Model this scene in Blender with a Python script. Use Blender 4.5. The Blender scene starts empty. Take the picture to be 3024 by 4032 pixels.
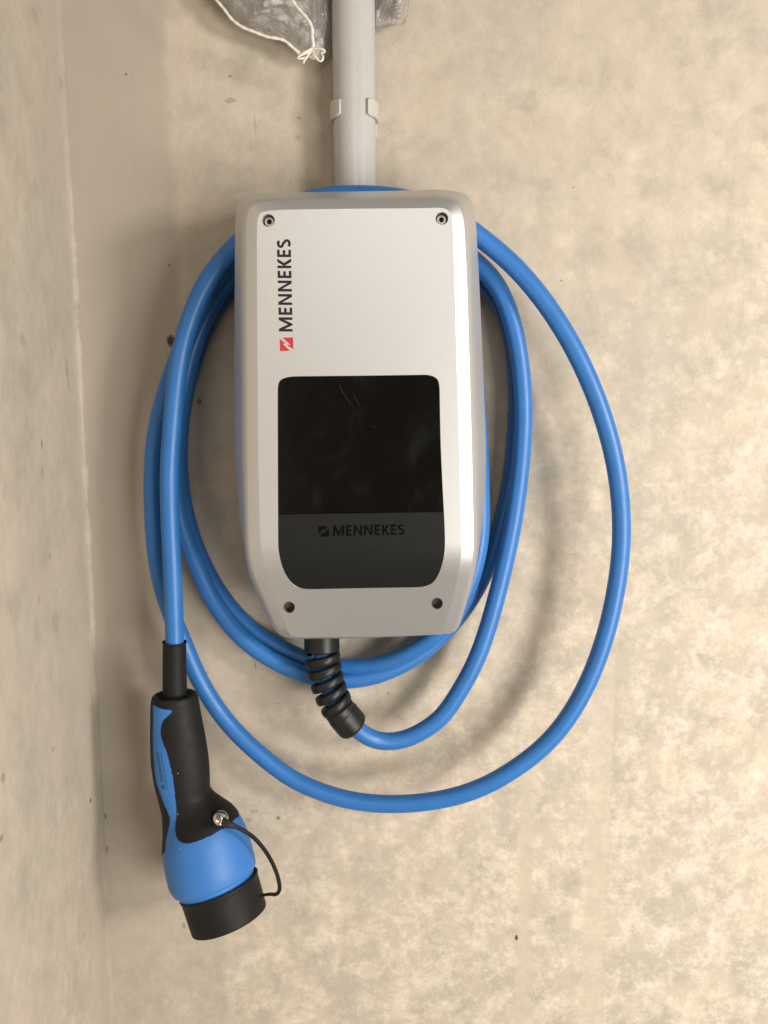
import bpy, bmesh, math, random
from mathutils import Vector, Matrix, noise
from mathutils.bvhtree import BVHTree
from mathutils.geometry import delaunay_2d_cdt, tessellate_polygon
random.seed(4)
scene = bpy.context.scene
COL = scene.collection

# ------------------------------------------------------------------ camera
PITCH = math.radians(-8.0)
CAM = Vector((0.0, -1.0, 0.0))
cd = bpy.data.cameras.new("camera")
cam = bpy.data.objects.new("camera", cd); COL.objects.link(cam)
cam.location = CAM
cam.rotation_euler = (math.pi/2 + PITCH, 0, 0)
cd.sensor_fit = 'VERTICAL'; cd.sensor_height = 36.0
FPX = 3136.0
cd.lens = 36.0*FPX/4032.0
cd.clip_start = 0.02; cd.clip_end = 60
scene.camera = cam

# ------------------------------------------------------------------ world, key lamp + added fills (parking garage)
w = bpy.data.worlds.new("World"); scene.world = w; w.use_nodes = True
bg = w.node_tree.nodes['Background']
bg.inputs[0].default_value = (1.0, 0.92, 0.80, 1); bg.inputs[1].default_value = 0.175

def area(name, loc, target, sx, sy, power, col):
    l = bpy.data.lights.new(name, 'AREA'); l.shape = 'RECTANGLE'
    l.size = sx; l.size_y = sy; l.energy = power; l.color = col
    o = bpy.data.objects.new(name, l); COL.objects.link(o)
    o.location = loc
    d = Vector(target) - Vector(loc)
    o.rotation_euler = d.to_track_quat('-Z', 'Y').to_euler()
    return o
area("strip_lamp", (1.52, -1.48, 0.20), (0.1, 0, -0.2), 0.32, 0.42, 32, (1.0, 0.945, 0.875))
area("front_fill", (-0.25, -2.5, 0.95), (0.0, 0, -0.2), 1.6, 0.7, 13, (1.0, 0.95, 0.89))  # soft fill added in front to lift the box face and ease shadows
area("low_right_fill", (1.35, -1.90, -0.72), (0.1, 0, -0.35), 1.1, 0.8, 49, (1.0, 0.95, 0.88))  # broad soft fill added at lower right to brighten wall and soften shadows

scene.view_settings.view_transform = 'Standard'
scene.view_settings.look = 'None'
scene.view_settings.exposure = 0.0
scene.view_settings.gamma = 1.0

# ------------------------------------------------------------------ measuring helpers: a traced point gets its own distance from the wall
cp, sp = math.cos(PITCH), math.sin(PITCH)
def ray(px, py):
    x = (px-1512.0)/FPX; yv = (2016.0-py)/FPX
    return Vector((x, cp - yv*sp, sp + yv*cp))
def P(px, py, h):
    """world point seen at photo pixel (px, py), h metres in front of the wall"""
    r = ray(px, py)
    t = (-h - CAM.y)/r.y
    return CAM + r*t
def to_px(v):
    d = v - CAM
    f = d.y*cp + d.z*sp; u = -d.y*sp + d.z*cp
    return 1512+FPX*d.x/f, 2016-FPX*u/f

def catmull(pts, n):
    """n samples per span, through every point; pts are tuples of any length"""
    out = []
    m = len(pts)
    for i in range(m-1):
        p0 = pts[max(i-1, 0)]; p1 = pts[i]; p2 = pts[i+1]; p3 = pts[min(i+2, m-1)]
        for k in range(n):
            t = k/n
            out.append(tuple(0.5*((2*b)+(-a+c)*t+(2*a-5*b+4*c-d)*t*t+(-a+3*b-3*c+d)*t**3) for a, b, c, d in zip(p0, p1, p2, p3)))
    out.append(tuple(pts[-1]))
    return out
def catmull_loop(pts, n):
    out = []; m = len(pts)
    for i in range(m):
        p0, p1, p2, p3 = pts[i-1], pts[i], pts[(i+1) % m], pts[(i+2) % m]
        # centripetal-ish: limit overshoot by chord-length tangents
        d1 = math.dist(p1, p2); e0 = min(d1, 1.3*math.dist(p0, p1)); e1 = min(d1, 1.3*math.dist(p2, p3))
        def tang(a, b, c):
            la = max(math.dist(a, b), 1e-6); lc = max(math.dist(b, c), 1e-6)
            return tuple(((bb-aa)/la*la + (cc-bb)/lc*lc)/(la+lc) for aa, bb, cc in zip(a, b, c))
        t1 = tang(p0, p1, p2); t2 = tang(p1, p2, p3)
        for k in range(n):
            t = k/n; h00 = 2*t**3-3*t*t+1; h10 = t**3-2*t*t+t; h01 = -2*t**3+3*t*t; h11 = t**3-t*t
            out.append(tuple(h00*a+h10*e0*u+h01*b+h11*e1*v for a, b, u, v in zip(p1, p2, t1, t2)))
    return out

def mesh_obj(name, verts, faces, mat, parent=None, smooth=True, sharp=None):
    me = bpy.data.meshes.new(name)
    org = Vector(parent.location) if parent is not None else Vector((0, 0, 0))
    if parent is not None and parent.parent is not None:
        org = Vector(parent['_org'])
    elif parent is not None and '_org' in parent.keys():
        org = Vector(parent['_org'])
    me.from_pydata([tuple(Vector(v)-org) for v in verts], [], faces)
    me.update()
    o = bpy.data.objects.new(name, me); COL.objects.link(o)
    if mat: me.materials.append(mat)
    if smooth:
        me.polygons.foreach_set('use_smooth', [True]*len(me.polygons))
        if sharp: me.set_sharp_from_angle(angle=math.radians(sharp))
    if parent is not None: o.parent = parent
    o['_org'] = tuple(org)
    return o
def empty(name, loc, label, cat, group=None):
    e = bpy.data.objects.new(name, None); COL.objects.link(e); e.location = loc
    e.empty_display_size = 0.05
    e['label'] = label; e['category'] = cat; e['_org'] = tuple(loc)
    if group: e['group'] = group
    return e

def frames(pts):
    P_ = [Vector(p) for p in pts]; T = []
    for i in range(len(P_)):
        T.append((P_[min(i+1, len(P_)-1)]-P_[max(i-1, 0)]).normalized())
    ref = Vector((0, -1, 0))
    n = (ref - T[0]*ref.dot(T[0])).normalized(); N = [n]
    for i in range(1, len(P_)):
        n = N[-1] - T[i]*N[-1].dot(T[i])
        N.append(n.normalized())
    return P_, T, N
def tube(pts, rad, seg=20, caps=True):
    """verts, faces; rad is a number or a function of (index, count)"""
    P_, T, N = frames(pts); V = []; F = []
    for i, (p, t, n) in enumerate(zip(P_, T, N)):
        b = t.cross(n); r = rad(i, len(P_)) if callable(rad) else rad
        for k in range(seg):
            a = 2*math.pi*k/seg
            V.append(p + n*(math.cos(a)*r) + b*(math.sin(a)*r))
    for i in range(len(P_)-1):
        for k in range(seg):
            k2 = (k+1) % seg
            F.append((i*seg+k, i*seg+k2, (i+1)*seg+k2, (i+1)*seg+k))
    if caps:
        F.append(tuple(range(seg))[::-1]); F.append(tuple((len(P_)-1)*seg+k for k in range(seg)))
    return V, F
def resample(pts, step):
    pts = [Vector(p) for p in pts]; out = [pts[0].copy()]; carry = 0.0
    for a, b in zip(pts, pts[1:]):
        L = (b-a).length
        d = step-carry
        while d <= L:
            out.append(a.lerp(b, d/L)); d += step
        carry = L-(d-step)
    out.append(pts[-1].copy())
    return out
def lathe(axis_o, axis_d, prof, seg=48, ref=Vector((1, 0, 0)), sy=1.0):
    """prof: list of (distance along the axis, radius)"""
    d = axis_d.normalized(); u = (ref - d*ref.dot(d)).normalized(); v = d.cross(u)
    V = []; F = []
    for s, r in prof:
        for k in range(seg):
            a = 2*math.pi*k/seg
            V.append(axis_o + d*s + u*(r*math.cos(a)) + v*(r*sy*math.sin(a)))
    for i in range(len(prof)-1):
        for k in range(seg):
            k2 = (k+1) % seg
            F.append((i*seg+k, i*seg+k2, (i+1)*seg+k2, (i+1)*seg+k))
    return V, F
def add(A, B):
    n = len(A[0]); A[0].extend(B[0]); A[1].extend(tuple(i+n for i in f) for f in B[1])

# ------------------------------------------------------------------ materials
def new_mat(name):
    m = bpy.data.materials.new(name); m.use_nodes = True
    nt = m.node_tree; b = nt.nodes['Principled BSDF']
    return m, nt, b
def N(nt, t, **kw):
    n = nt.nodes.new(t)
    for k, v in kw.items():
        if k in n.bl_rna.properties.keys(): setattr(n, k, v)
        else: n.inputs[k].default_value = v
    return n
def math_n(nt, op, a, b=None, c=None, clamp=False):
    n = nt.nodes.new('ShaderNodeMath'); n.operation = op; n.use_clamp = clamp
    for i, v in enumerate((a, b, c)):
        if v is None: continue
        if isinstance(v, (int, float)): n.inputs[i].default_value = v
        else: nt.links.new(v, n.inputs[i])
    return n.outputs[0]
def mix_c(nt, f, a, b):
    n = nt.nodes.new('ShaderNodeMix'); n.data_type = 'RGBA'
    for i, v in ((0, f), (6, a), (7, b)):
        if isinstance(v, (int, float)): n.inputs[i].default_value = v
        elif isinstance(v, tuple): n.inputs[i].default_value = (*v, 1)
        else: nt.links.new(v, n.inputs[i])
    return n.outputs[2]
def ramp(nt, f, stops):
    n = nt.nodes.new('ShaderNodeValToRGB'); cr = n.color_ramp
    while len(cr.elements) < len(stops): cr.elements.new(0.5)
    for e, (p, c) in zip(cr.elements, stops):
        e.position = p; e.color = (c, c, c, 1) if isinstance(c, (int, float)) else (*c, 1)
    nt.links.new(f, n.inputs[0]); return n.outputs[0]
def noise_n(nt, vec, scale, detail=4, rough=0.55, dist=0.0):
    n = nt.nodes.new('ShaderNodeTexNoise'); n.inputs['Scale'].default_value = scale
    n.inputs['Detail'].default_value = detail; n.inputs['Roughness'].default_value = rough
    n.inputs['Distortion'].default_value = dist
    nt.links.new(vec, n.inputs['Vector']); return n.outputs[0]
def mapping(nt, vec, sc=(1, 1, 1), loc=(0, 0, 0), rot=(0, 0, 0)):
    n = nt.nodes.new('ShaderNodeMapping'); nt.links.new(vec, n.inputs[0])
    n.inputs['Scale'].default_value = sc; n.inputs['Location'].default_value = loc; n.inputs['Rotation'].default_value = rot
    return n.outputs[0]
def sstep(nt, v, a, b):
    n = nt.nodes.new('ShaderNodeMapRange'); n.interpolation_type = 'SMOOTHSTEP'
    nt.links.new(v, n.inputs[0]); n.inputs[1].default_value = a; n.inputs[2].default_value = b
    return n.outputs[0]
def bump(nt, bsdf, h, strength, dist, prev=None):
    n = nt.nodes.new('ShaderNodeBump'); n.inputs['Strength'].default_value = strength
    n.inputs['Distance'].default_value = dist; nt.links.new(h, n.inputs['Height'])
    if prev is not None: nt.links.new(prev, n.inputs['Normal'])
    nt.links.new(n.outputs[0], bsdf.inputs['Normal']); return n.outputs[0]

def plastic(name, col, rough, bump_s=0.08, bscale=1400, spec=0.5, dust=0.0, mott=0.06):
    m, nt, b = new_mat(name)
    tc = nt.nodes.new('ShaderNodeTexCoord').outputs['Object']
    nz = noise_n(nt, tc, 35, 5, 0.6)
    c = mix_c(nt, ramp(nt, nz, [(0.3, 0.0), (0.7, 1.0)]), tuple(x*(1-mott) for x in col), tuple(min(1, x*(1+mott)) for x in col))
    if dust:
        v = nt.nodes.new('ShaderNodeTexVoronoi'); v.inputs['Scale'].default_value = 150
        nt.links.new(tc, v.inputs['Vector'])
        sel = math_n(nt, 'GREATER_THAN', nz, 0.56)
        s = math_n(nt, 'LESS_THAN', v.outputs['Distance'], 0.10)
        hs = nt.nodes.new('ShaderNodeSeparateColor'); nt.links.new(v.outputs['Color'], hs.inputs[0])
        s2 = math_n(nt, 'GREATER_THAN', hs.outputs[0], 0.72)
        f = math_n(nt, 'MULTIPLY', math_n(nt, 'MULTIPLY', s, sel), math_n(nt, 'MULTIPLY', s2, dust))
        c = mix_c(nt, f, c, (0.42, 0.38, 0.32))
    nt.links.new(c, b.inputs['Base Color'])
    r = nt.nodes.new('ShaderNodeMapRange'); nt.links.new(noise_n(nt, tc, 60, 6, 0.7), r.inputs[0])
    r.inputs[1].default_value = 0.3; r.inputs[2].default_value = 0.7
    r.inputs[3].default_value = rough*0.88; r.inputs[4].default_value = min(1, rough*1.12)
    nt.links.new(r.outputs[0], b.inputs['Roughness'])
    b.inputs['Specular IOR Level'].default_value = spec
    if bump_s: bump(nt, b, noise_n(nt, tc, bscale, 2, 0.5), bump_s, 0.0004)
    return m, nt, b

M_blue, _nt, _b = plastic("blue_cable_jacket", (0.024, 0.142, 0.410), 0.40, 0.05, 900, 0.42, 0.25)
M_shell, _, _ = plastic("blue_moulded_plastic", (0.031, 0.155, 0.445), 0.52, 0.10, 2200, 0.45, 0.9)
M_rub, _, _ = plastic("black_rubber", (0.0090, 0.0087, 0.0080), 0.58, 0.12, 2200, 0.22, 0.8)
M_gland, _, _ = plastic("black_gland_plastic", (0.0090, 0.0087, 0.0080), 0.42, 0.10, 1200, 0.35, 0.3)
M_flap, _, _ = plastic("charcoal_textured_plastic", (0.0075, 0.0077, 0.0068), 0.66, 0.35, 1900, 0.20, 0.0)
M_print, _, _ = plastic("black_print", (0.020, 0.016, 0.017), 0.6, 0, spec=0.2)
M_print2, _, _ = plastic("deep_black_lettering", (0.0025, 0.0025, 0.002), 0.75, 0, spec=0.05)
M_red, _, _ = plastic("red_print", (0.43, 0.030, 0.034), 0.5, 0, spec=0.3)
M_navy, _, _ = plastic("navy_print", (0.020, 0.060, 0.16), 0.5, 0)
M_pipe, _, _ = plastic("light_grey_pvc", (0.42, 0.41, 0.395), 0.30, 0.06, 300, 0.5, 0.0, 0.03)
M_clip, _, _ = plastic("cream_white_plastic", (0.47, 0.455, 0.41), 0.45, 0.05, 500)
M_cord, _, _ = plastic("white_plastic_cord", (0.64, 0.61, 0.53), 0.42, 0.1, 700)

# satin silver painted housing
M_silver, nt, b = new_mat("satin_silver_paint")
tc = nt.nodes.new('ShaderNodeTexCoord').outputs['Object']
fl = noise_n(nt, tc, 900, 3, 0.8)
nt.links.new(mix_c(nt, fl, (0.55, 0.552, 0.55), (0.65, 0.652, 0.65)), b.inputs['Base Color'])
b.inputs['Metallic'].default_value = 0.84
b.inputs['Roughness'].default_value = 0.43
b.inputs['Specular IOR Level'].default_value = 0.5
bump(nt, b, fl, 0.06, 0.0003)

# black smoked display window with smudges and two scratches
M_disp, nt, b = new_mat("black_gloss_display")
tc = nt.nodes.new('ShaderNodeTexCoord').outputs['Object']
b.inputs['Base Color'].default_value = (0.003, 0.0026, 0.0023, 1)
sm = noise_n(nt, mapping(nt, tc, (9, 9, 5), rot=(0, 0.6, 0)), 2.2, 6, 0.6, 0.8)
rr = ramp(nt, sm, [(0.42, 0.12), (0.70, 0.24)])
nt.links.new(rr, b.inputs['Roughness'])
smc = mix_c(nt, ramp(nt, sm, [(0.56, 0.0), (0.85, 1.0)]), (0.0030, 0.0026, 0.0023), (0.010, 0.011, 0.010))
nt.links.new(smc, b.inputs['Base Color'])
b.inputs['Specular IOR Level'].default_value = 0.22

M_scratch, _, _ = plastic("pale_scratch", (0.018, 0.017, 0.016), 0.5, 0)

M_steel, nt, b = new_mat("bright_steel")
b.inputs['Base Color'].default_value = (0.62, 0.58, 0.52, 1); b.inputs['Metallic'].default_value = 1.0; b.inputs['Roughness'].default_value = 0.22
M_screw, nt, b = new_mat("dull_screw_steel")
b.inputs['Base Color'].default_value = (0.42, 0.38, 0.34, 1); b.inputs['Metallic'].default_value = 1.0; b.inputs['Roughness'].default_value = 0.38
M_dark, nt, b = new_mat("dark_recess")
b.inputs['Base Color'].default_value = (0.012, 0.011, 0.010, 1); b.inputs['Roughness'].default_value = 0.7
M_hole, nt, b = new_mat("screw_well_grey")
b.inputs['Base Color'].default_value = (0.13, 0.12, 0.11, 1); b.inputs['Roughness'].default_value = 0.5; b.inputs['Metallic'].default_value = 0.3

# thin clear film of the bag
M_film, nt, b = new_mat("clear_bag_film")
nt.nodes.remove(b)
out = nt.nodes['Material Output']
tr = nt.nodes.new('ShaderNodeBsdfTransparent'); tr.inputs[0].default_value = (0.99, 0.985, 0.98, 1)
gl = nt.nodes.new('ShaderNodeBsdfGlossy'); gl.inputs['Roughness'].default_value = 0.09; gl.inputs[0].default_value = (1, 0.98, 0.94, 1)
df = nt.nodes.new('ShaderNodeBsdfDiffuse'); df.inputs[0].default_value = (0.86, 0.83, 0.80, 1)
tl = nt.nodes.new('ShaderNodeBsdfTranslucent'); tl.inputs[0].default_value = (0.7, 0.66, 0.6, 1)
ad = nt.nodes.new('ShaderNodeMixShader'); ad.inputs[0].default_value = 0.12
nt.links.new(df.outputs[0], ad.inputs[1]); nt.links.new(tl.outputs[0], ad.inputs[2])
m1 = nt.nodes.new('ShaderNodeMixShader'); m1.inputs[0].default_value = 0.25
nt.links.new(tr.outputs[0], m1.inputs[1]); nt.links.new(ad.outputs[0], m1.inputs[2])
fr = nt.nodes.new('ShaderNodeFresnel'); fr.inputs[0].default_value = 1.5
m2 = nt.nodes.new('ShaderNodeMixShader')
nt.links.new(math_n(nt, 'MULTIPLY', fr.outputs[0], 0.9, clamp=True), m2.inputs[0])
tcb = nt.nodes.new('ShaderNodeTexCoord').outputs['Object']
bb = nt.nodes.new('ShaderNodeBump'); bb.inputs['Strength'].default_value = 1.0; bb.inputs['Distance'].default_value = 0.004
nt.links.new(ramp(nt, noise_n(nt, tcb, 28, 5, 0.6, 1.5), [(0.3, 0.0), (0.5, 1.0), (0.7, 0.0)]), bb.inputs['Height'])
fold = ramp(nt, noise_n(nt, mapping(nt, tcb, (1, 1, 0.7), rot=(0, 0.5, 0)), 13, 5, 0.55, 1.3), [(0.43, 0.0), (0.49, 1.0), (0.54, 0.0)])
nt.links.new(math_n(nt, 'MULTIPLY_ADD', fold, 0.32, 0.24), m1.inputs[0])
for q_ in (gl, df, fr): nt.links.new(bb.outputs[0], q_.inputs['Normal'])
nt.links.new(m1.outputs[0], m2.inputs[1]); nt.links.new(gl.outputs[0], m2.inputs[2])
nt.links.new(m2.outputs[0], out.inputs[0])

# ---- concrete
XC = 0.5*(P(245, 0, 0).x + P(440, 4032, 0).x)          # x of the inside corner
def concrete(name, kind):
    m, nt, b = new_mat(name)
    tcn = nt.nodes.new('ShaderNodeTexCoord'); tc = tcn.outputs['Object']
    sep = nt.nodes.new('ShaderNodeSeparateXYZ'); nt.links.new(tc, sep.inputs[0])
    X, Y, Z = sep.outputs
    vec = tc if kind == 'back' else mapping(nt, tc, (1, 1.0, 0.75))
    n1 = noise_n(nt, vec, 5.0, 4, 0.55, 0.3)
    n2 = noise_n(nt, vec, 25, 7, 0.64, 0.3)
    n3 = noise_n(nt, mapping(nt, vec, loc=(3.1, 1.7, 5.2)), 88, 8, 0.72, 0.10)
    n6 = noise_n(nt, mapping(nt, vec, loc=(6.1, 2.7, 1.2)), 26, 5, 0.6, 0.1)
    n4 = noise_n(nt, mapping(nt, vec, loc=(7, 2, 1)), 330, 3, 0.6)
    n5 = noise_n(nt, mapping(nt, vec, loc=(1, 9, 4)), 15, 5, 0.6, 0.2)
    base = mix_c(nt, ramp(nt, n2, [(0.34, 0.0), (0.66, 1.0)]), (0.365, 0.322, 0.260), (0.515, 0.448, 0.360))
    pink = mix_c(nt, ramp(nt, n5, [(0.45, 0.0), (0.60, 0.65)]), base, (0.52, 0.432, 0.348))
    grey = mix_c(nt, ramp(nt, n1, [(0.40, 0.0), (0.66, 0.45)]), pink, (0.365, 0.342, 0.292))
    # pale crystalline flecks; density rising to lower right also paints brighter light there
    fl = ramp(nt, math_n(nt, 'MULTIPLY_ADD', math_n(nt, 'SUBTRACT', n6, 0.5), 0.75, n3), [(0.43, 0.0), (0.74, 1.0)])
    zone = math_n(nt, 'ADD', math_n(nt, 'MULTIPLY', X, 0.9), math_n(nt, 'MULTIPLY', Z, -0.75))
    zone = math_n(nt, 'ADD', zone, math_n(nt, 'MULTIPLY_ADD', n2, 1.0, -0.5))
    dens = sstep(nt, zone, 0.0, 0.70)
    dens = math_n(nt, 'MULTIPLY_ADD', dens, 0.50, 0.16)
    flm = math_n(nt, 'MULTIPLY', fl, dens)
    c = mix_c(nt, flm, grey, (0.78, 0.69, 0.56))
    dk = ramp(nt, noise_n(nt, mapping(nt, vec, loc=(4, 4, 8)), 60, 5, 0.6, 0.1), [(0.60, 0.0), (0.74, 0.35)])
    c = mix_c(nt, dk, c, (0.33, 0.295, 0.24))
    c = mix_c(nt, math_n(nt, 'MULTIPLY', n4, 0.20), c, (0.42, 0.37, 0.29))
    # fine pores and grit
    vo = nt.nodes.new('ShaderNodeTexVoronoi'); vo.inputs['Scale'].default_value = 95; nt.links.new(vec, vo.inputs['Vector'])
    vs = nt.nodes.new('ShaderNodeSeparateColor'); nt.links.new(vo.outputs['Color'], vs.inputs[0])
    pore = math_n(nt, 'MULTIPLY', math_n(nt, 'GREATER_THAN', vs.outputs[0], 0.86), math_n(nt, 'SUBTRACT', 1.0, sstep(nt, vo.outputs['Distance'], 0.03, 0.13)))
    c = mix_c(nt, math_n(nt, 'MULTIPLY', pore, 0.20), c, (0.22, 0.19, 0.15))
    vst = noise_n(nt, mapping(nt, tc, (22, 22, 1.1)), 1.6, 5, 0.6)
    c = mix_c(nt, ramp(nt, vst, [(0.45, 0.0), (0.75, 0.28)]), c, (0.40, 0.352, 0.285))
    hgt = math_n(nt, 'SUBTRACT', math_n(nt, 'ADD', math_n(nt, 'MULTIPLY', n3, 0.5), math_n(nt, 'MULTIPLY', n4, 0.25)), math_n(nt, 'MULTIPLY', pore, 0.3))
    if kind == 'back':
        # smooth tie-strip beside the corner, with faint trowel streaks
        wob = math_n(nt, 'MULTIPLY_ADD', n2, 0.020, -0.010)
        xx = math_n(nt, 'ADD', X, wob)
        xx = math_n(nt, 'ADD', xx, math_n(nt, 'MULTIPLY', Z, 0.03))
        strip = math_n(nt, 'SUBTRACT', 1.0, sstep(nt, xx, XC+0.124, XC+0.141))
        zf = sstep(nt, Z, -0.85, -0.35)
        stk = noise_n(nt, mapping(nt, tc, (60, 1, 1.6)), 3, 4, 0.6)
        sc = mix_c(nt, stk, (0.345, 0.302, 0.255), (0.395, 0.346, 0.292))
        sc = mix_c(nt, math_n(nt, 'MULTIPLY', n2, 0.5), sc, (0.40, 0.352, 0.275))
        c = mix_c(nt, math_n(nt, 'MULTIPLY', strip, math_n(nt, 'MULTIPLY_ADD', zf, 0.55, 0.40)), c, sc)
        # smooth vertical board mark low on the right
        bx = P(2350, 3400, 0).x
        d = math_n(nt, 'ABSOLUTE', math_n(nt, 'SUBTRACT', math_n(nt, 'ADD', X, math_n(nt, 'MULTIPLY_ADD', n2, 0.012, -0.006)), bx))
        bm = math_n(nt, 'SUBTRACT', 1.0, sstep(nt, d, 0.012, 0.019))
        bm = math_n(nt, 'MULTIPLY', bm, math_n(nt, 'SUBTRACT', 1.0, sstep(nt, Z, -0.42, -0.25)))
        c = mix_c(nt, math_n(nt, 'MULTIPLY', bm, 0.55), c, (0.500, 0.430, 0.342))
        bx2 = P(2070, 3400, 0).x
        d2 = math_n(nt, 'ABSOLUTE', math_n(nt, 'SUBTRACT', X, bx2))
        bm2 = math_n(nt, 'SUBTRACT', 1.0, sstep(nt, d2, 0.004, 0.014))
        bm2 = math_n(nt, 'MULTIPLY', bm2, math_n(nt, 'SUBTRACT', 1.0, sstep(nt, Z, -0.52, -0.40)))
        c = mix_c(nt, math_n(nt, 'MULTIPLY', bm2, 0.7), c, (0.48, 0.41, 0.325))
        hgt = math_n(nt, 'MULTIPLY', hgt, math_n(nt, 'SUBTRACT', 1.0, math_n(nt, 'MULTIPLY', math_n(nt, 'MAXIMUM', strip, bm), 0.8)))
    else:
        gm = sstep(nt, Y, -0.10, -0.02)
        c = mix_c(nt, math_n(nt, 'MULTIPLY', gm, math_n(nt, 'MULTIPLY_ADD', n2, 0.9, 0.0)), c, (0.40, 0.355, 0.30))
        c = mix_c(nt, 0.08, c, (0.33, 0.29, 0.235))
    # pits, chips and specks that belong to the wall
    spots = SPOTS_BACK if kind == 'back' else SPOTS_LEFT
    A = X if kind == 'back' else Y
    wv = noise_n(nt, tc, 260, 3, 0.6)
    wob = math_n(nt, 'MULTIPLY_ADD', wv, 2.0, -0.95)
    tot = None
    for (a, z, ra, rz, st) in spots:
        u = math_n(nt, 'MULTIPLY', math_n(nt, 'SUBTRACT', A, a), 1/ra)
        v = math_n(nt, 'MULTIPLY', math_n(nt, 'SUBTRACT', Z, z), 1/rz)
        q = math_n(nt, 'ADD', math_n(nt, 'MULTIPLY', u, u), math_n(nt, 'MULTIPLY', v, v))
        q = math_n(nt, 'ADD', q, wob)
        s = math_n(nt, 'MULTIPLY', math_n(nt, 'SUBTRACT', 1.0, sstep(nt, q, 0.5, 1.5)), st)
        tot = s if tot is None else math_n(nt, 'MAXIMUM', tot, s)
    c = mix_c(nt, tot, c, (0.07, 0.055, 0.04))
    hgt = math_n(nt, 'SUBTRACT', hgt, math_n(nt, 'MULTIPLY', tot, 0.8))
    nt.links.new(c, b.inputs['Base Color'])
    b.inputs['Roughness'].default_value = 0.85
    b.inputs['Specular IOR Level'].default_value = 0.25
    bump(nt, b, hgt, 0.55, 0.0022)
    return m

def sb(px, py, rx, ry, st):
    p = P(px, py, 0); k = 1/3150.0
    return (p.x, p.z, rx*k, ry*k, st)
SPOTS_BACK = [sb(674, 1343, 16, 21, 1.0), sb(2033, 3693, 7, 13, 0.95), sb(785, 1582, 9, 12, 0.6), sb(905, 395, 20, 10, 0.32), sb(1002, 490, 4, 40, 0.20),
              sb(985, 560, 3, 40, 0.16), sb(495, 292, 5, 4, 0.6), sb(667, 1044, 4, 5, 0.6), sb(1526, 2729, 5, 7, 0.4),
              sb(1095, 3220, 8, 8, 0.6), sb(1000, 3195, 18, 10, 0.25), sb(980, 3230, 14, 8, 0.2), sb(905, 300, 7, 4, 0.45),
              sb(1175, 465, 8, 5, 0.3), sb(1170, 540, 14, 10, 0.16), sb(722, 3645, 8, 14, 0.35), sb(1005, 2625, 2, 18, 0.4),
              sb(810, 2648, 8, 3, 0.5), sb(1270, 1335, 6, 6, 0.3), sb(2210, 1105, 6, 4, 0.35), sb(2257, 738, 4, 3, 0.5),
              sb(415, 3215, 4, 14, 0.6), sb(421, 3345, 4, 18, 0.5), sb(446, 3990, 6, 60, 0.35), sb(1095, 2770, 4, 4, 0.5), sb(2008, 3310, 3, 6, 0.4)]
def sl(px, py, ry, st, ra=4):
    # spot on the left wall: meet the ray with the plane x = XC
    r = ray(px, py); t = (XC - CAM.x)/r.x; p = CAM + r*t
    return (p.y, p.z, ra/1400.0, ry/3150.0, st*0.75)
SPOTS_LEFT = [sl(357, 3151, 12, 0.95, 4), sl(240, 325, 26, 0.22, 8), sl(137, 60, 26, 0.18, 12), sl(265, 1450, 40, 0.38, 5), sl(272, 1515, 25, 0.35, 3),
              sl(168, 1750, 20, 0.45, 4), sl(170, 1860, 22, 0.3, 4), sl(90, 1340, 24, 0.2, 10), sl(12, 3060, 14, 0.5, 6), sl(3, 3300, 10, 0.6, 6),
              sl(200, 2190, 14, 0.25, 6), sl(155, 2360, 14, 0.25, 6), sl(220, 2450, 40, 0.2, 14), sl(333, 3680, 7, 0.35, 4), sl(210, 2950, 9, 0.3, 5)]
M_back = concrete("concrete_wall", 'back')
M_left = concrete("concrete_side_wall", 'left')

# ------------------------------------------------------------------ walls
def wall_grid(name, mat, us, vs, fn):
    V = [fn(u, v) for v in vs for u in us]
    n = len(us)
    F = [(j*n+i, j*n+i+1, (j+1)*n+i+1, (j+1)*n+i) for j in range(len(vs)-1) for i in range(n-1)]
    o = mesh_obj(name, V, F, mat); o['kind'] = 'structure'
    return o
def frange(a, b, n): return [a+(b-a)*i/n for i in range(n+1)]
def cj(z):   # ragged corner line
    return 0.0022*noise.noise(Vector((0, 0, z*9))) + 0.0012*noise.noise(Vector((3, 0, z*45))) + 0.0006*noise.noise(Vector((5, 0, z*160)))
zs = frange(-3.0, -0.95, 12)[:-1] + frange(-0.95, 0.60, 620) + frange(0.60, 2.5, 12)[1:]
xs = [XC-0.02] + [XC + 0.0015*i for i in range(0, 14)] + frange(XC+0.021, XC+0.5, 40)[1:] + frange(XC+0.5, 3.2, 20)[1:]
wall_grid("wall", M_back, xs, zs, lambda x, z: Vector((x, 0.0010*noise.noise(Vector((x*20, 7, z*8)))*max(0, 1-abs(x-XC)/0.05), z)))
ys = [0.03] + [-0.0012*i for i in range(0, 12)] + frange(-0.0135, -0.30, 30)[1:] + frange(-0.30, -3.0, 15)[1:]
def left_fn(y, z):
    e = max(0.0, 1-abs(y)/0.012)
    x = XC + (cj(z) + 0.0016)*e + 0.0012*noise.noise(Vector((2, y*14, z*6)))*min(1, abs(y)/0.05)
    return Vector((x, y, z))
o = wall_grid("side_wall", M_left, ys, zs, left_fn)
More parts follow.
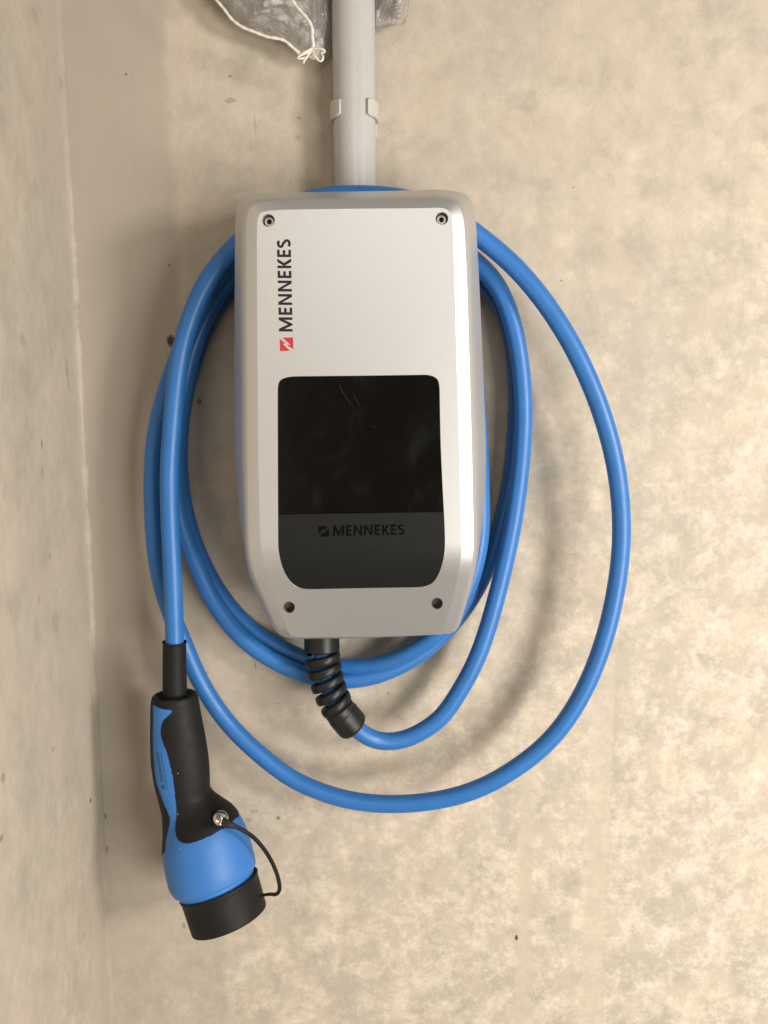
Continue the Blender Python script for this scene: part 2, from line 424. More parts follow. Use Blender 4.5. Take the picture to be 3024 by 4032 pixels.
# mortar squeezed out along the corner
V = []; F = []; k = 0
zz = frange(P(300, 700, 0).z, P(400, 2600, 0).z, 420)
for i, z in enumerate(zz):
    t = i/420
    a = 0.0028*(0.55+0.9*noise.noise(Vector((1, 1, z*26)))+0.5*noise.noise(Vector((1, 4, z*110))))
    a = max(0.0, a)*min(1, t*14)*min(1, (1-t)*10)
    x0 = XC-0.001
    V += [Vector((x0, -0.0045-a*1.6, z)), Vector((x0+0.0012+a*1.2, -0.0030-a*0.8, z)), Vector((x0+0.0026+a*1.5, 0.002, z))]
    if i: F += [(k-3, k-2, k+1, k), (k-2, k-1, k+2, k+1)]
    k += 3
o = mesh_obj("mortar_seam", V, F, M_left); o['kind'] = 'structure'

# ------------------------------------------------------------------ wall charger
BOX = empty("wall_charger", P(1400, 1640, 0.0), "silver grey wall charging box with black display and lower flap, hung on the concrete wall", "charging station")
HF = 0.168                         # face stands this far off the wall
def bend(py):                      # the face bends back towards the wall at its lower end
    t = max(0.0, py-2120.0)
    a = t*t/(2*150.0) if t < 150 else t-75.0
    return 0.000158*a
def hface(py): return HF - bend(py)

F_ = [(1390,822),(1650,820),(1738,819),(1770,834),(1783,885),(1791,1131),(1808,1731),(1814,1975),(1818,2130),(1812,2215),(1787,2335),(1756,2440),(1735,2487),(1690,2498),(1440,2507),
      (1190,2510),(1143,2499),(1120,2450),(1078,2345),(1040,2228),(1027,2143),(1020,1960),(1016,1700),(1012,1131),(1012,890),(1024,842),(1070,829),(1160,825)]
O1 = [(1390,776),(1650,770),(1740,768),(1812,794),(1840,868),(1854,1131),(1871,1731),(1877,1975),(1880,2140),(1873,2229),(1843,2350),(1808,2458),(1783,2488),(1715,2497),(1440,2509),
      (1180,2513),(1117,2503),(1080,2472),(1034,2378),(984,2258),(965,2150),(961,1970),(959,1750),(956,1131),(957,880),(976,806),(1040,783),(1160,779)]
O2 = [(1390,754),(1650,749),(1750,748),(1840,772),(1871,850),(1888,1131),(1913,1731),(1908,1975),(1889,2140),(1875,2230),(1844,2354),(1808,2464),(1783,2490),(1715,2499),(1440,2512),
      (1180,2516),(1115,2506),(1078,2474),(1032,2380),(981,2262),(962,2155),(937,1980),(922,1740),(924,1131),(927,880),(944,792),(1010,763),(1160,757)]
NS = 8
lf = catmull_loop(F_, NS); l1 = catmull_loop(O1, NS); l2 = catmull_loop(O2, NS)
n = len(lf)
rings = []
def P3(p, dh): return P(p[0], p[1], hface(p[1]) - dh)
fv = [P3(p, 0) for p in lf]
o1 = [P3(p, 0.0062) for p in l1]
o2 = [P3(p, min(0.050, hface(p[1])-0.104)) for p in l2]
o3 = []
for v, p in zip(o2, l2):
    q = v.copy(); q.y = -0.094; o3.append(q)
def bez(a, b, c, t): return a*((1-t)**2) + b*(2*t*(1-t)) + c*(t*t)
rings.append(fv)
rings.append([a.lerp(b, 0.08) for a, b in zip(fv, o1)])
rings.append([a.lerp(b, 0.60) for a, b in zip(fv, o1)])
for t in (0.17, 0.33, 0.5, 0.67, 0.83):
    rings.append([bez(a.lerp(b, 0.64), b, b.lerp(c, 0.30), t) for a, b, c in zip(fv, o1, o2)])
rings.append([b.lerp(c, 0.32) for b, c in zip(o1, o2)])
rings.append([b.lerp(c, 0.65) for b, c in zip(o1, o2)])
rings.append(o2); rings.append(o3)
cen = Vector((P(1400, 1640, 0.1).x, -0.094, P(1400, 1640, 0.1).z))
rings.append([cen + (q-cen)*0.965 for q in o3])
rings.append([Vector((q.x, -0.118, q.z)) for q in rings[-1]])
V = []; F = []
for r in rings: V += r
for i in range(len(rings)-1):
    for k in range(n):
        k2 = (k+1) % n
        F.append((i*n+k, (i+1)*n+k, (i+1)*n+k2, i*n+k2))
F.append(tuple((len(rings)-1)*n+k for k in range(n))[::-1])

# face with its openings
PANEL = [(1411,1479),(1640,1476),(1690,1477),(1722,1493),(1731,1530),(1735,1731),(1742,1897),(1748,2013),(1752,2110),(1751,2165),(1743,2215),(1724,2268),(1697,2300),(1650,2313),(1430,2317),
         (1215,2321),(1170,2312),(1138,2284),(1115,2243),(1101,2195),(1095,2149),(1094,2013),(1093,1731),(1093,1540),(1101,1500),(1136,1484),(1200,1481)]
panel = catmull_loop(PANEL, 5)
SCREWS = [(1057, 868, 25), (1740, 860, 25), (1138, 2392, 23), (1721, 2377, 23)]
def circ(c, r, m=28): return [(c[0]+r*math.cos(2*math.pi*k/m), c[1]+r*math.sin(2*math.pi*k/m)) for k in range(m)]
loops = [lf, panel] + [circ(s, s[2]) for s in SCREWS]
pts = []; edges = []
for L in loops:
    b0 = len(pts); pts += [Vector(p) for p in L]
    edges += [(b0+i, b0+(i+1) % len(L)) for i in range(len(L))]
def inside(p, poly):
    x, y = p[0], p[1]; c = False; j = len(poly)-1
    for i in range(len(poly)):
        xi, yi = poly[i][0], poly[i][1]; xj, yj = poly[j][0], poly[j][1]
        if (yi > y) != (yj > y) and x < (xj-xi)*(y-yi)/(yj-yi)+xi: c = not c
        j = i
    return c
def clear(p, L, d):
    return all((p[0]-q[0])**2+(p[1]-q[1])**2 > d*d for q in L)
for yy in list(range(850, 2130, 60)) + list(range(2130, 2500, 14)):
    for xx in range(1030, 1815, 34 if yy < 2130 else 28):
        p = (xx+0.3, yy+0.2)
        if inside(p, lf) and not any(inside(p, L) for L in loops[1:]) and all(clear(p, L, 9) for L in loops):
            pts.append(Vector(p))
r = delaunay_2d_cdt(pts, edges, [], 0, 1e-4)
vv, ff = r[0], r[2]
base = len(V)
V += [P3(p, 0) for p in vv]
for f in ff:
    c = (sum(vv[i][0] for i in f)/3, sum(vv[i][1] for i in f)/3)
    if inside(c, lf) and not any(inside(c, L) for L in loops[1:]):
        a, b_, c_ = [vv[i] for i in f]
        s = (b_[0]-a[0])*(c_[1]-a[1])-(b_[1]-a[1])*(c_[0]-a[0])
        F.append(tuple(base+i for i in (f if s < 0 else f[::-1])))
# rims into the panel opening and the screw wells
def rim(L, prof, expand):
    """prof: (depth, pixels outward) rings going into the body"""
    b0 = len(V); m = len(L); cx = sum(p[0] for p in L)/m; cy = sum(p[1] for p in L)/m
    for (d, ex) in prof:
        for i, p in enumerate(L):
            q0, q1 = L[i-1], L[(i+1) % m]
            tx, ty = q1[0]-q0[0], q1[1]-q0[1]; l = math.hypot(tx, ty)
            nx, ny = ty/l, -tx/l
            if (p[0]-cx)*nx+(p[1]-cy)*ny < 0: nx, ny = -nx, -ny
            q = (p[0]+nx*ex, p[1]+ny*ex)
            v = P(q[0], q[1], hface(q[1])); v.y += d
            V.append(v)
    for i in range(len(prof)-1):
        for k in range(m):
            k2 = (k+1) % m
            F.append((b0+i*m+k, b0+i*m+k2, b0+(i+1)*m+k2, b0+(i+1)*m+k))
rim(panel, [(0, 0), (0.0003, -0.8), (0.0035, -1.2)], 0)
housing = mesh_obj("housing", V, F, M_silver, BOX, True, 24)
bm = bmesh.new(); bm.from_mesh(housing.data)
bmesh.ops.remove_doubles(bm, verts=bm.verts, dist=2e-5)
bmesh.ops.recalc_face_normals(bm, faces=bm.faces)
bm.to_mesh(housing.data); bm.free()
housing.data.set_sharp_from_angle(angle=math.radians(12.5))

# screw wells: flared lip, deep tube, screw head with hexalobular drive
for (sx, sy, sr) in SCREWS:
    top = sy < 1500
    c0 = P(sx, sy, hface(sy))
    nrm = Vector((0, -1, 0)) if top else Vector((0, -math.cos(0.42), -math.sin(0.42)))
    k = (c0-CAM).length*0.97/FPX*1.0
    R = sr*k
    inn = -nrm if top else Vector((0, 1, 0.10)).normalized()
    ax = Vector((0, 1, 0))
    L = circ((sx, sy), sr, 28)
    W = []; G = []
    prof = [(-0.0001, 2.2), (0.0009, 0.0), (0.0016, -1.2), (0.011, -2.2), (0.011, -sr*0.98)]
    for d, ex in prof:
        for i in range(28):
            a = 2*math.pi*i/28
            q = (sx+(sr+ex)*math.cos(a), sy+(sr+ex)*math.sin(a))
            v = P(q[0], q[1], hface(q[1])); v.y += d; W.append(v)
    for i in range(len(prof)-1):
        for j in range(28):
            j2 = (j+1) % 28
            G.append((i*28+j, i*28+j2, (i+1)*28+j2, (i+1)*28+j))
    well = mesh_obj("screw_well", W, G, M_silver, BOX, True, 40)
    well.data.materials.append(M_hole)
    for p_ in well.data.polygons:
        if p_.index >= 28*2: p_.material_index = 1
    if not top: continue
    so = P(sx, sy, hface(sy)); so.y += 0.0075 if top else 0.0098
    hd = lathe(so, Vector((0, 1, 0)), [(0.0, 0.0022), (-0.0009, 0.0024), (-0.0010, 0.0046), (-0.0002, 0.0054), (0.0022, 0.0056)], 30)
    sc = mesh_obj("screw", hd[0], hd[1], M_screw, BOX, True, 35)
    # star socket
    ring_o = []; SV = []; SF = []
    for j in range(36):
        a = 2*math.pi*j/36; rr_ = 0.0024*(1+0.13*math.cos(6*a))
        SV.append(so + Vector((rr_*math.cos(a), -0.0012, rr_*math.sin(a))))
    for j in range(36):
        a = 2*math.pi*j/36; rr_ = 0.0021*(1+0.13*math.cos(6*a))
        SV.append(so + Vector((rr_*math.cos(a), 0.0020, rr_*math.sin(a))))
    for j in range(36): SF.append((j, (j+1) % 36, 36+(j+1) % 36, 36+j))
    SF.append(tuple(range(36, 72)))
    mesh_obj("drive_socket", SV, SF, M_dark, sc, True, 40)

# display window and lower flap, set just inside the opening
def inset(L, e):
    m = len(L); out = []
    cx = sum(p[0] for p in L)/m; cy = sum(p[1] for p in L)/m
    for i, p in enumerate(L):
        q0, q1 = L[i-1], L[(i+1) % m]
        tx, ty = q1[0]-q0[0], q1[1]-q0[1]; l = math.hypot(tx, ty); nx, ny = ty/l, -tx/l
        if (p[0]-cx)*nx+(p[1]-cy)*ny > 0: nx, ny = -nx, -ny
        out.append((p[0]+nx*e, p[1]+ny*e))
    return out
inner = inset(panel, 2.6)
seamL, seamR = (1093.0, 2024.6), (1750.0, 2014.6)
def seam_y(x): return seamL[1]+(seamR[1]-seamL[1])*(x-seamL[0])/(seamR[0]-seamL[0])
def plate(name, L, mat, dz, thick, ystep):
    pts = [Vector(p) for p in L]; m = len(L)
    edges = [(i, (i+1) % m) for i in range(m)]
    ys_ = [p[1] for p in L]
    y = min(ys_)+ystep
    while y < max(ys_):
        for xx in range(1110, 1745, 45):
            p = (xx+0.4, y)
            if inside(p, L) and clear(p, L, 8): pts.append(Vector(p))
        y += ystep
    r = delaunay_2d_cdt(pts, edges, [], 0, 1e-4)
    V = []; F = []
    for p in r[0]:
        v = P(p[0], p[1], hface(p[1])); v.y += dz; V.append(v)
    for f in r[2]:
        c = (sum(r[0][i][0] for i in f)/3, sum(r[0][i][1] for i in f)/3)
        if not inside(c, L): continue
        a, b_, c_ = [r[0][i] for i in f]
        s = (b_[0]-a[0])*(c_[1]-a[1])-(b_[1]-a[1])*(c_[0]-a[0])
        F.append(tuple(f if s < 0 else f[::-1]))
    b0 = len(V)
    for p in L:
        v = P(p[0], p[1], hface(p[1])); v.y += dz; V.append(v)
    for p in L:
        v = P(p[0], p[1], hface(p[1])); v.y += dz+thick; V.append(v)
    for i in range(m): F.append((b0+i, b0+(i+1) % m, b0+m+(i+1) % m, b0+m+i))
    return mesh_obj(name, V, F, mat, BOX, True, 30)
up = [p for p in inner if p[1] < seam_y(p[0])-1.6]
lo = [p for p in inner if p[1] > seam_y(p[0])+1.6]
def order(L):
    # rotate so that the list starts after the gap left by the seam
    big = max(range(len(L)), key=lambda i: math.dist(L[i-1], L[i]))
    return L[big:]+L[:big]
up = order(up); lo = order(lo)
xl, xr = 1096.4, 1745.8
up = up + [(xr, seam_y(xr)-1.6), (xl, seam_y(xl)-1.6)] if up[0][0] < 1400 else up + [(xl, seam_y(xl)-1.6), (xr, seam_y(xr)-1.6)]
lo = lo + [(xl, seam_y(xl)+1.6), (xr, seam_y(xr)+1.6)] if lo[-1][0] < 1400 else lo + [(xr, seam_y(xr)+1.6), (xl, seam_y(xl)+1.6)]
disp = plate("display_window", up, M_disp, 0.0006, 0.003, 90)
flap = plate("flap", lo, M_flap, 0.0004, 0.003, 14)
# dark sheet added behind the plates, standing in for shade in the joint
V = [P(x, y, hface(y)-0.0040) for x, y in panel]
mesh_obj("dark_backing", V, [tuple(range(len(V)))], M_dark, BOX, False)
# scratches on the display
def on_face(px, py, lift): 
    v = P(px, py, hface(py)); v.y -= lift; return v
for k, path in enumerate([[(1330,1503),(1350,1545),(1375,1583),(1392,1603)], [(1388,1545),(1402,1572),(1418,1600)], [(1455,1673),(1470,1680),(1482,1688)]]):
    V = []; F = []
    for i, (x, y) in enumerate(path):
        wd = 0.8 if 0 < i < len(path)-1 else 0.2
        V += [on_face(x-wd, y, -0.00050), on_face(x+wd, y, -0.00050)]
        if i: F.append((2*i-2, 2*i-1, 2*i+1, 2*i))
    mesh_obj("scratch", V, F, M_scratch, disp, False)

# lettering -----------------------------------------------------------
T_ = 0.19
def g_E(w): return [[(0,0),(0,1),(w,1),(w,1-T_),(T_,1-T_),(T_,0.5+T_/2),(w*0.94,0.5+T_/2),(w*0.94,0.5-T_/2),(T_,0.5-T_/2),(T_,T_),(w,T_),(w,0)]]
def g_N(w): return [[(0,0),(0,1),(0.21,1),(w-T_,0.30),(w-T_,1),(w,1),(w,0),(w-0.21,0),(T_,0.70),(T_,0)]]
def g_M(w): return [[(0,0),(0,1),(0.2,1),(w/2,0.34),(w-0.2,1),(w,1),(w,0),(w-T_,0),(w-T_,0.60),(w/2+0.06,0.0),(w/2-0.06,0.0),(T_,0.60),(T_,0)]]
def g_K(w): return [[(0,0),(0,1),(T_,1),(T_,0.56),(w-0.25,1),(w,1),(T_+0.20,0.52),(w+0.02,0),(w-0.23,0),(T_,0.46),(T_,0)]]
def g_S(w):
    path = []
    for k in range(11):
        a = math.radians(35+ (270-35)*k/10); path.append((w*0.5+(w*0.5-T_/2)*math.cos(a), 0.735+0.17*math.sin(a)))
    for k in range(1, 11):
        a = math.radians(90-(235)*k/10); path.append((w*0.5+(w*0.5-T_/2)*math.cos(a), 0.28+0.185*math.sin(a)))
    L = []; R = []
    for i, p in enumerate(path):
        a, b_ = path[max(i-1, 0)], path[min(i+1, len(path)-1)]
        tx, ty = b_[0]-a[0], b_[1]-a[1]; l = math.hypot(tx, ty)
        L.append((p[0]-ty/l*T_/2, p[1]+tx/l*T_/2)); R.append((p[0]+ty/l*T_/2, p[1]-tx/l*T_/2))
    return [[L[i], L[i+1], R[i+1], R[i]] for i in range(len(path)-1)]
WORD = [(g_M, 0, 1.04), (g_E, 1.22, 0.53), (g_N, 1.94, 0.80), (g_N, 2.92, 0.80), (g_E, 3.90, 0.53), (g_K, 4.62, 0.70), (g_E, 5.43, 0.54), (g_S, 6.09, 0.66)]
WLEN = 6.75
EMBLEM = [[(0.0,1.0),(0.0,0.0),(0.28,0.0)], None]
def emblem_polys():   # square cut by a lightning bolt, unit square, y up (upright version)
    a = [(0.0,0.0),(0.0,1.0),(0.10,1.0),(0.50,0.55),(0.47,0.78),(0.99,0.26),(1.0,0.24),(1.0,0.0)]
    return a
def fill(polys):
    V = []; F = []
    for poly in polys:
        if len(poly) == 4:
            b0 = len(V); V += poly; F.append((b0, b0+1, b0+2, b0+3)); continue
        tri = tessellate_polygon([[Vector((x, y, 0)) for x, y in poly]])
        b0 = len(V); V += poly; F += [tuple(b0+i for i in t) for t in tri]
    return V, F
def word_polys():
    out = []
    for g, x, wd in WORD:
        out += [[(px+x, py) for px, py in poly] for poly in g(wd)]
    return out
def face_up(F, V):
    out = []
    for f in F:
        nn = (V[f[1]]-V[f[0]]).cross(V[f[2]]-V[f[0]])
        out.append(tuple(f) if nn.dot(CAM-V[f[0]]) > 0 else tuple(f[::-1]))
    return out
def place_flat(name, polys, mp, lift, mat, parent):
    v2, F = fill(polys)
    V = [on_face(*mp(x, y), lift) for x, y in v2]
    return mesh_obj(name, V, face_up(F, V), mat, parent, False)
# vertical wordmark: baseline runs up the face, letter tops point left
def mpA(x, y):
    s = x/WLEN
    return (1152.4 + (1144.8-1152.4)*s - y*(53.8+ (55.2-53.8)*s), 1305.7 + (941.5-1305.7)*s - y*0.4)
place_flat("lettering", word_polys(), mpA, 0.00012, M_print, housing)
# red emblem: two pieces either side of the pale bolt
red1 = [(1112.5,1329.5),(1153.6,1328.5),(1155.2,1375.5),(1129.0,1358.6),(1143.5,1357.4)]
red2 = [(1101.2,1334.0),(1124.6,1352.8),(1113.2,1354.0),(1141.5,1381.6),(1102.8,1382.6)]
place_flat("emblem", [red1, red2], lambda x, y: (x, y), 0.00012, M_red, housing)
# flap wordmark
def mpB(x, y):
    s = x/WLEN
    return (1311.5 + (1593.5-1311.5)*s, 2110.0 + (2106.0-2110.0)*s - y*41.5)
place_flat("lettering", word_polys(), mpB, -0.00028, M_print2, flap)
def tr(p): return (1252.5 + (p[0]-1101)*0.80 , 2071.5 + (p[1]-1329)*0.78)
def rotq(p): # the emblem stands upright here
    cx, cy = 1128, 1355.5; x, y = p[0]-cx, p[1]-cy
    x, y = -y, x
    return tr((x+cx, y+cy))
place_flat("emblem", [[rotq(p) for p in red1], [rotq(p) for p in red2]], lambda x, y: (x, y), -0.00028, M_print2, flap)

# body behind the lid, on which the cable is hung
bk = []
for (x, y) in [(1130,930),(1660,925),(1700,1000),(1720,1700),(1690,2150),(1620,2330),(1210,2335),(1120,2150),(1080,1700),(1080,1000)]:
    bk.append((x, y))
bl = catmull_loop(bk, 4)
V = [P(x, y, 0.110) for x, y in bl]; V2 = [Vector((v.x, -0.0005, v.z)) for v in V]
m_ = len(bl); F = [(i, (i+1) % m_, m_+(i+1) % m_, m_+i) for i in range(m_)]
mesh_obj("rear_body", V+V2, F, M_gland, BOX, True, 40)

# ------------------------------------------------------------------ charging cable: one continuous run, gland to plug
CABLE = [(1266,2440,.074),(1267,2520,.074),(1271,2600,.075),(1284,2670,.077),(1303,2728,.078),(1330,2785,.078),(1366,2832,.076),(1405,2873,.072),(1455,2909,.066),(1521,2924,.062),(1612,2907,.060),
 (1729,2836,.058),(1783,2764,.056),(1853,2646,.054),(1901,2533,.052),(1942,2400,.050),(1985,2230,.047),(2022,2050,.045),(2048,1860,.043),(2060,1700,.043),(2060,1560,.043),(2044,1400,.045),(2012,1250,.046),(1957,1120,.048),(1885,1040,.050),
 (1760,950,.052),(1580,880,.054),(1400,862,.056),(1220,880,.056),(1040,950,.054),(960,1030,.050),(893,1100,.045),(835,1195,.042),(785,1300,.040),(745,1420,.038),(718,1540,.037),(700,1650,.036),(690,1760,.036),(688,1880,.036),(697,2000,.036),(722,2098,.036),
 (752,2174,.037),(787,2257,.038),(832,2355,.038),(887,2437,.039),(950,2510,.040),(1028,2572,.040),(1108,2618,.041),(1205,2659,.040),(1290,2679,.040),(1360,2680,.038),(1470,2665,.036),(1552,2633,.034),(1640,2587,.031),(1722,2520,.027),(1805,2428,.023),(1872,2330,.020),
 (1925,2220,.017),(1965,2100,.015),(2000,1960,.014),(2025,1800,.014),(2036,1650,.014),(2038,1520,.014),(2026,1380,.015),(1996,1245,.016),(1940,1140,.018),(1880,1090,.020),
 (1740,1000,.024),(1580,930,.028),(1400,905,.030),(1220,930,.028),(1060,1000,.022),(950,1090,.016),(893,1150,.014),(838,1230,.013),(786,1335,.012),(760,1420,.012),(733,1520,.012),(715,1625,.012),(705,1735,.012),(705,1850,.012),(721,1985,.012),(750,2096,.013),(787,2195,.013),
 (836,2292,.014),(903,2390,.015),(972,2463,.016),(1037,2514,.018),(1126,2562,.021),(1200,2594,.023),(1270,2616,.026),(1336,2628,.029),(1455,2624,.036),(1540,2604,.043),(1615,2570,.050),(1695,2520,.056),(1762,2455,.058),
 (1815,2378,.058),(1848,2300,.058),(1870,2230,.059),(1886,2154,.059),(1895,2050,.060),(1888,1800,.060),(1873,1560,.062),(1862,1400,.064),(1840,1200,.068),(1780,1020,.072),(1640,880,.076),(1500,815,.079),(1390,795,.080),(1200,820,.078),(1040,910,.072),
 (930,1010,.064),(840,1120,.058),(770,1250,.054),(705,1400,.052),(655,1541,.052),(626,1650,.052),(608,1758,.052),(602,1867,.052),(601,1955,0.052),(605,2060,0.052),(614,2175,0.051),(638,2310,0.050),(685,2445,0.048),(728,2542,0.047),(760,2625,0.046),(812,2725,0.046),
 (884,2832,0.046),(968,2922,0.049),(1068,3008,0.052),(1185,3086,0.055),(1385,3153,0.061),(1604,3165,0.068),(1823,3128,0.074),(2005,3042,0.076),(2180,2899,0.076),(2310,2698,0.076),(2400,2443,0.076),(2446,2151,0.076),(2432,1878,0.076),(2368,1622,0.076),(2264,1380,0.076),
 (2138,1180,0.076),(2012,1035,0.076),(1892,935,0.076),(1780,855,.082),(1640,795,.087),(1500,773,.088),(1370,770,.088),(1230,785,.088),(1100,830,.088),(1000,900,.087),(940,958,.086),(862,1040,.085),(800,1135,.084),(755,1240,.083),(723,1343,.083),(696,1490,.083),(680,1660,.083),
 (669,1800,.083),(666,1920,.083),(670,2060,.083),(677,2200,.083),(683,2350,.083),(687,2480,.083),(688,2600,.083),(689,2680,.083)]
cpts = catmull(CABLE, 8)
cw = resample([P(*p) for p in cpts], 0.004)
# soften small wobbles
for _ in range(25):
    cw = [cw[0]] + [cw[i]*0.5 + (cw[i-1]+cw[i+1])*0.25 for i in range(1, len(cw)-1)] + [cw[-1]]
RC = 0.0108
V, F = tube(cw, RC, 24)
cable = mesh_obj("charging_cable", V, F, M_blue)
cable['label'] = "thick blue rubber cable looped around the silver box in several coils"
cable['category'] = "cable"
print("cable length", sum((a-b).length for a, b in zip(cw, cw[1:])))

# strain relief gland (part of the charger)
gpath = resample([P(*p) for p in catmull([c for c in CABLE[:9]], 12)], 0.001)
def arc_at(px_y):   # index along gpath with the given photo row
    return min(range(len(gpath)), key=lambda i: abs(to_px(gpath[i])[1]-px_y))
i0, i1, i2 = arc_at(2470), arc_at(2568), arc_at(2785)
icol = arc_at(2795); iend = arc_at(2862)
def tube_prof(path, rads, seg=40): return tube(path, lambda i, n_: rads(i/(n_-1)), seg, False)
nut = tube_prof(gpath[i0:i1], lambda t: 0.0212 if t < 0.93 else 0.0212-0.004*(t-0.93)/0.07)
gl_nut = mesh_obj("gland_nut", nut[0], nut[1], M_gland, BOX, True, 40)
V, F = [], []
seg_path = gpath[i1-4:i2+4]
Pg, Tg, Ng = frames(seg_path)
hel = []; turns = 5.4
cnt = len(seg_path)
for i in range(cnt*3):
    s = i/(cnt*3-1); fi = s*(cnt-1); j = int(min(fi, cnt-2)); fr_ = fi-j
    p = Pg[j].lerp(Pg[j+1], fr_); t = Tg[j]; n_ = Ng[j]; b_ = t.cross(n_)
    a = 2*math.pi*turns*s + 0.9
    rr_ = 0.0172-0.0010*s
    hel.append((p + n_*(rr_*math.cos(a)) + b_*(rr_*math.sin(a)), (n_*math.cos(a) + b_*math.sin(a)), t))
# rounded-rectangular band swept along the helix
sec = []
for k in range(12):
    a = 2*math.pi*k/12
    cx_ = math.copysign(abs(math.cos(a))**0.6, math.cos(a)); sx_ = math.copysign(abs(math.sin(a))**0.6, math.sin(a))
    sec.append((cx_*0.0044, sx_*0.0056))
for i, (p, rd, t) in enumerate(hel):
    for (u, v_) in sec: V.append(p + rd*u + t*v_)
    if i:
        for k in range(12):
            F.append(((i-1)*12+k, (i-1)*12+(k+1) % 12, i*12+(k+1) % 12, i*12+k))
mesh_obj("bend_protection_spiral", V, F, M_gland, BOX, True, 60)
cpth = gpath[icol-6:iend]
def colr(t):
    if t < 0.10: return 0.0150+0.0040*(t/0.10)
    if t < 0.30: return 0.0190
    if t < 0.36: return 0.0190+0.0008*(t-0.30)/0.06
    if t < 0.93: return 0.0198
    return 0.0198-0.0016*(t-0.93)/0.07
c1_ = tube_prof(cpth, colr)
m0 = len(c1_[0]); last = m0-40
endc = cpth[-1]; tdir = (cpth[-1]-cpth[-3]).normalized()
V = c1_[0]; F = c1_[1]
for (ins, dr) in ((0.0, 0.0), (0.0, 0.0050), (-0.010, 0.0060)):
    b0 = len(V)
    for k in range(40):
        v = c1_[0][last+k]; rad_ = (v-endc)
        V.append(v - rad_.normalized()*dr + tdir*ins)
    pb = last if ins == 0.0 and dr == 0.0 else b0-40
    for k in range(40): F.append((pb+k, pb+(k+1) % 40, b0+(k+1) % 40, b0+k))
mesh_obj("gland_collar", V, F, M_gland, BOX, True, 40)

# ------------------------------------------------------------------ charging plug
PLUG = empty("charging_plug", P(905, 3616, 0.11), "black and blue charging plug with dust cap hanging beside the box on its cable", "charging plug")
# (centre px, centre py, half width px, distance from wall, depth / width)
SECT = [(689,2764,50,.083,1.0),(688,2756,56,.083,1.0),(687,2744,64,.083,.98),(687,2735,76,.083,.95),(687,2740,84,.083,.93),(688,2752,88.5,.083,.92),(689,2776,92,.0832,.90),(693,2830,97,.084,.88),(701,2914,105,.086,.86),(709,2998,109.5,.088,.84),(717,3070,106.5,.090,.84),
        (726,3125,101,.091,.86),(741,3165,107,.092,.90),(759,3205,125,.093,.95),(781,3247,148,.095,.98),(798,3290,162,.097,1.0),(812,3335,169,.099,1.0),(825,3390,172,.102,1.0),(836,3432,172,.104,1.0),(846,3458,166,.1055,1.0),(848,3464,162,.1057,1.0),
        (848.5,3466,155,.1058,1.0),(854,3480,150,.1068,1.0),(868,3512,136,.109,1.0)]
ss0 = catmull(SECT, 60); ss = [ss0[0]]
for q_ in ss0[1:-1]:
    if math.hypot(q_[0]-ss[-1][0], q_[1]-ss[-1][1]) > 2.0 or abs(q_[2]-ss[-1][2]) > 0.9: ss.append(q_)
ss.append(ss0[-1])
I_SHOULDER = next(i for i, q_ in enumerate(ss) if i > 40 and q_[1] > 2752)
I_TOP = next(i for i, q_ in enumerate(ss) if q_[1] > 2785)
I_HEAD = next(i for i, q_ in enumerate(ss) if q_[1] > 3335)
I_REF = next(i for i, q_ in enumerate(ss) if q_[1] > 3000)
print('sections', len(ss), I_SHOULDER, I_TOP, I_HEAD)
# thin out to even spacing
def sect_frames(ss):
    C_ = [P(s[0], s[1], s[3]) for s in ss]
    # axis direction from a smoothed centre line
    sm_ = [c.copy() for c in C_]
    for _ in range(160):
        sm_ = [sm_[0]] + [sm_[i]*0.5+(sm_[i-1]+sm_[i+1])*0.25 for i in range(1, len(sm_)-1)] + [sm_[-1]]
    D = []
    for i in range(len(sm_)):
        a = sm_[max(i-16, 0)]; b_ = sm_[min(i+16, len(sm_)-1)]
        D.append((b_-a).normalized())
    for i in range(I_TOP):
        D[i] = D[I_TOP].copy()
    k0 = I_HEAD
    for i in range(k0, len(D)):
        t = min(1.0, (i-k0)/50.0); t = t*t*(3-2*t)
        D[i] = D[k0].lerp(CAP_AX, t).normalized()
    for _ in range(60):
        D = [D[0]] + [((D[i]*2+D[i-1]+D[i+1])).normalized() for i in range(1, len(D)-1)] + [D[-1]]
    return C_, D
CAP_AX = (P(904, 3622, .1165)-P(862, 3484, .1075)).normalized()
C_, D_ = sect_frames(ss)
SEG = 256
SV = []; uvx = []
for s, c, d in zip(ss, C_, D_):
    u = Vector((1, 0, 0)); u = (u-d*u.dot(d)).normalized(); v = d.cross(u)   # v points away from / towards camera
    k = (c-CAM).dot(Vector((0, cp, sp)))/FPX
    R = s[2]*k
    for j in range(SEG):
        a = 2*math.pi*j/SEG
        ca, sa = math.cos(a), math.sin(a)
        SV.append(c + u*(R*ca) + v*(R*s[4]*sa))
NR = len(ss)
BLUE = [(601,2775),(603,2830),(601,2914),(605,2998),(618,3091),(627,3113),(646,3168),(664,3206),(669,3231),(662,3269),(652,3312),(646,3362),(560,3420),(560,3800),(1200,3800),(1200,3190),(935,3218),(911,3244),(895,3257),(880,3263),(850,3282),(804,3303),(762,3318),(728,3321),(705,3309),(693,3288),(691,3256),(697,3206),(692,3155),(686,3100),(681,3062),(669,3007),(656,2956),(639,2914),(634,2885),(639,2851),(652,2829),(668,2816),(678,2803),(676,2797),(660,2795),(639,2792),(618,2783)]
BL = catmull_loop(BLUE, 8)
for _ in range(5): BL = [((BL[i-1][0]+2*BL[i][0]+BL[(i+1) % len(BL)][0])/4, (BL[i-1][1]+2*BL[i][1]+BL[(i+1) % len(BL)][1])/4) for i in range(len(BL))]
def front_j(j):            # the back mirrors the front
    return j
sgn = 1.0
vtest = D_[I_REF].cross(Vector((1, 0, 0)))
